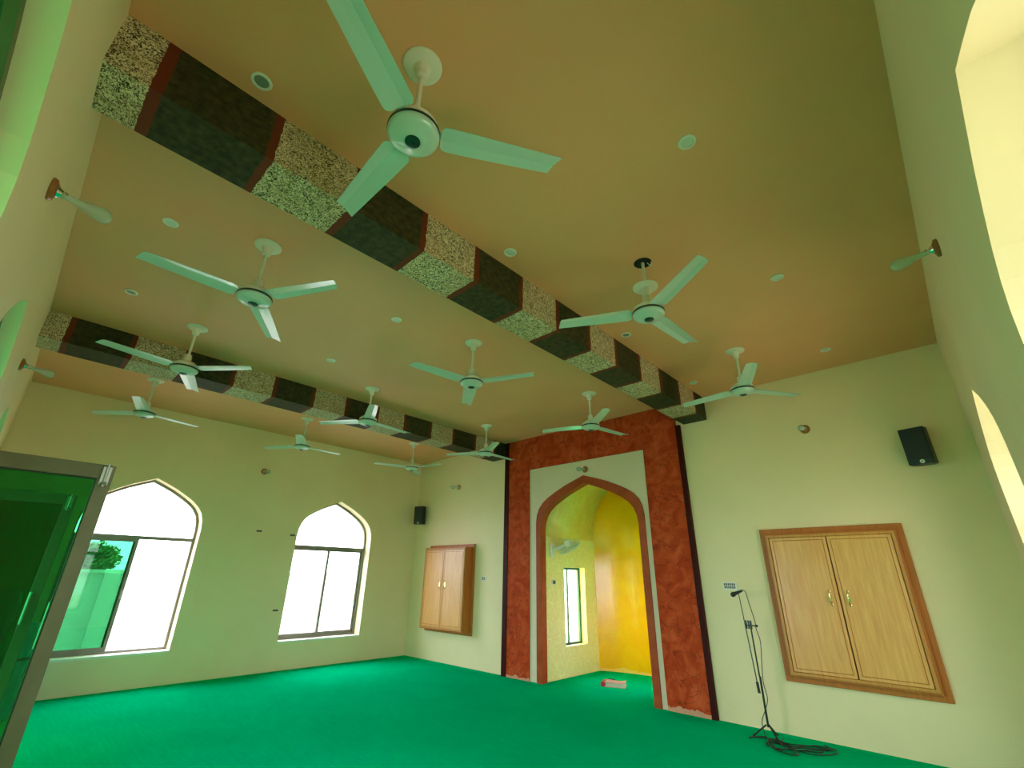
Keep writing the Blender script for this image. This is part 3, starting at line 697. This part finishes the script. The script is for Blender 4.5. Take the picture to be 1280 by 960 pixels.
tube(cb, catmull([(X0 - 0.03, Y0 - 0.03, 1.395), (X0 + 0.0, Y0 - 0.02, 1.375), (X0 + 0.018, Y0 - 0.02, 1.26), (X0 + 0.048, Y0 - 0.02, 1.09), (X0 + 0.05, Y0 - 0.02, 1.0), (X0 + 0.07, Y0 - 0.02, 0.88), (X0 + 0.045, Y0 - 0.025, 0.65), (X0 + 0.03, Y0 - 0.02, 0.5), (X0 + 0.045, Y0 - 0.02, 0.36), (X0 + 0.01, Y0 - 0.03, 0.26), (X0 - 0.045, Y0 - 0.02, 0.15), (X0 - 0.03, Y0 - 0.05, 0.05), (X0 + 0.02, Y0 - 0.1, 0.008)], 6), 0.0042, 6)
tag(obj('microphone_cable', cb, M['cable']), 'thin black cable running down from the microphone to the floor', 'cable')
rnd = random.Random(5); cb = bmesh.new(); pts = []
for px, py in ((-2.14, 5.86), (-2.05, 5.98), (-1.95, 5.93), (-1.90, 5.80), (-1.82, 5.68), (-1.68, 5.66), (-1.72, 5.84), (-1.86, 5.90), (-1.97, 5.84), (-1.86, 5.74), (-1.66, 5.82), (-1.52, 5.88), (-1.50, 6.00), (-1.64, 6.02), (-1.80, 5.98), (-1.92, 6.02), (-1.78, 5.86), (-1.60, 5.76), (-1.48, 5.80), (-1.38, 5.98), (-1.45, 6.10), (-1.60, 6.08), (-1.70, 5.93), (-1.86, 5.86), (-1.98, 5.90), (-1.90, 6.00), (-1.74, 5.74), (-1.60, 5.90), (-1.42, 6.04), (-1.54, 6.14)):
    pts.append((px + rnd.uniform(-.02, .02), py + rnd.uniform(-.02, .02), 0.008 + rnd.uniform(0, 0.012)))
tube(cb, catmull(pts, 7), 0.0052, 6)
pts = [(x + rnd.uniform(-.07, .07), y + rnd.uniform(-.06, .06), 0.01 + rnd.uniform(0, .02)) for x, y, z in pts[:16]]
tube(cb, catmull(pts, 7), 0.0052, 6)
tag(obj('cable_heap', cb, M['cable']), 'tangled dark cable heap on the carpet at the foot of the microphone stand', 'cable')

# ------------------------------------------------------------------ light: daylight only
w = bpy.data.worlds.new('World'); SC.world = w; w.use_nodes = True
bg = w.node_tree.nodes['Background']; bg.inputs['Color'].default_value = (1.04, 1.0, 1.30, 1); bg.inputs['Strength'].default_value = 1.0
def area(name, loc, rot, sx, sy):
    l = bpy.data.lights.new(name, 'AREA'); l.shape = 'RECTANGLE'; l.size = sx; l.size_y = sy; l.cycles.is_portal = True
    o = bpy.data.objects.new(name, l); COL.objects.link(o); o.location = loc; o.rotation_euler = rot
for c in LWIN: area('window_portal', (XL - WT - 0.02, c, 1.63), (0, radians(-90), 0), 2.42, 1.54)
for c in BDOOR: area('door_portal', (c, YB - WT - 0.02, 1.5), (radians(90), 0, 0), 1.6, 3.0)
for c in RWIN: area('window_portal', (XR + WT + 0.02, c, 1.63), (0, radians(90), 0), 2.42, 1.54)
sun = bpy.data.lights.new('sun', 'SUN'); sun.energy = 5.0; sun.angle = radians(1); sun.color = (1, 0.95, 0.86)
so = bpy.data.objects.new('sun', sun); COL.objects.link(so)
so.rotation_euler = Vector((0.0, -0.50, -0.86)).to_track_quat('-Z', 'Y').to_euler()

# ------------------------------------------------------------------ camera
cam = bpy.data.cameras.new('camera'); co = bpy.data.objects.new('camera', cam); COL.objects.link(co)
F, yaw, pit, rol = 575.324, radians(-43.453), radians(22.687), radians(0.899)
f = Vector((sin(yaw) * cos(pit), cos(yaw) * cos(pit), sin(pit)))
r0 = Vector((cos(yaw), -sin(yaw), 0)); u0 = r0.cross(f)
r = r0 * cos(rol) + u0 * sin(rol); u = u0 * cos(rol) - r0 * sin(rol)
mt = Matrix((r, u, -f)).transposed().to_4x4(); mt.translation = (0, 0, 1.5); co.matrix_world = mt
cam.sensor_fit = 'HORIZONTAL'; cam.sensor_width = 36; cam.lens = F / 1280 * 36; cam.clip_start = 0.02; cam.clip_end = 200
SC.camera = co
SC.view_settings.view_transform = 'Standard'; SC.view_settings.look = 'None'
SC.view_settings.exposure = 3.44; SC.view_settings.gamma = 1; SC.view_settings.use_curve_mapping = False
SC.cycles.max_bounces = 14; SC.cycles.diffuse_bounces = 8; SC.cycles.glossy_bounces = 4; SC.cycles.transparent_max_bounces = 16
SC.cycles.sample_clamp_indirect = 4.0; SC.cycles.use_denoising = True
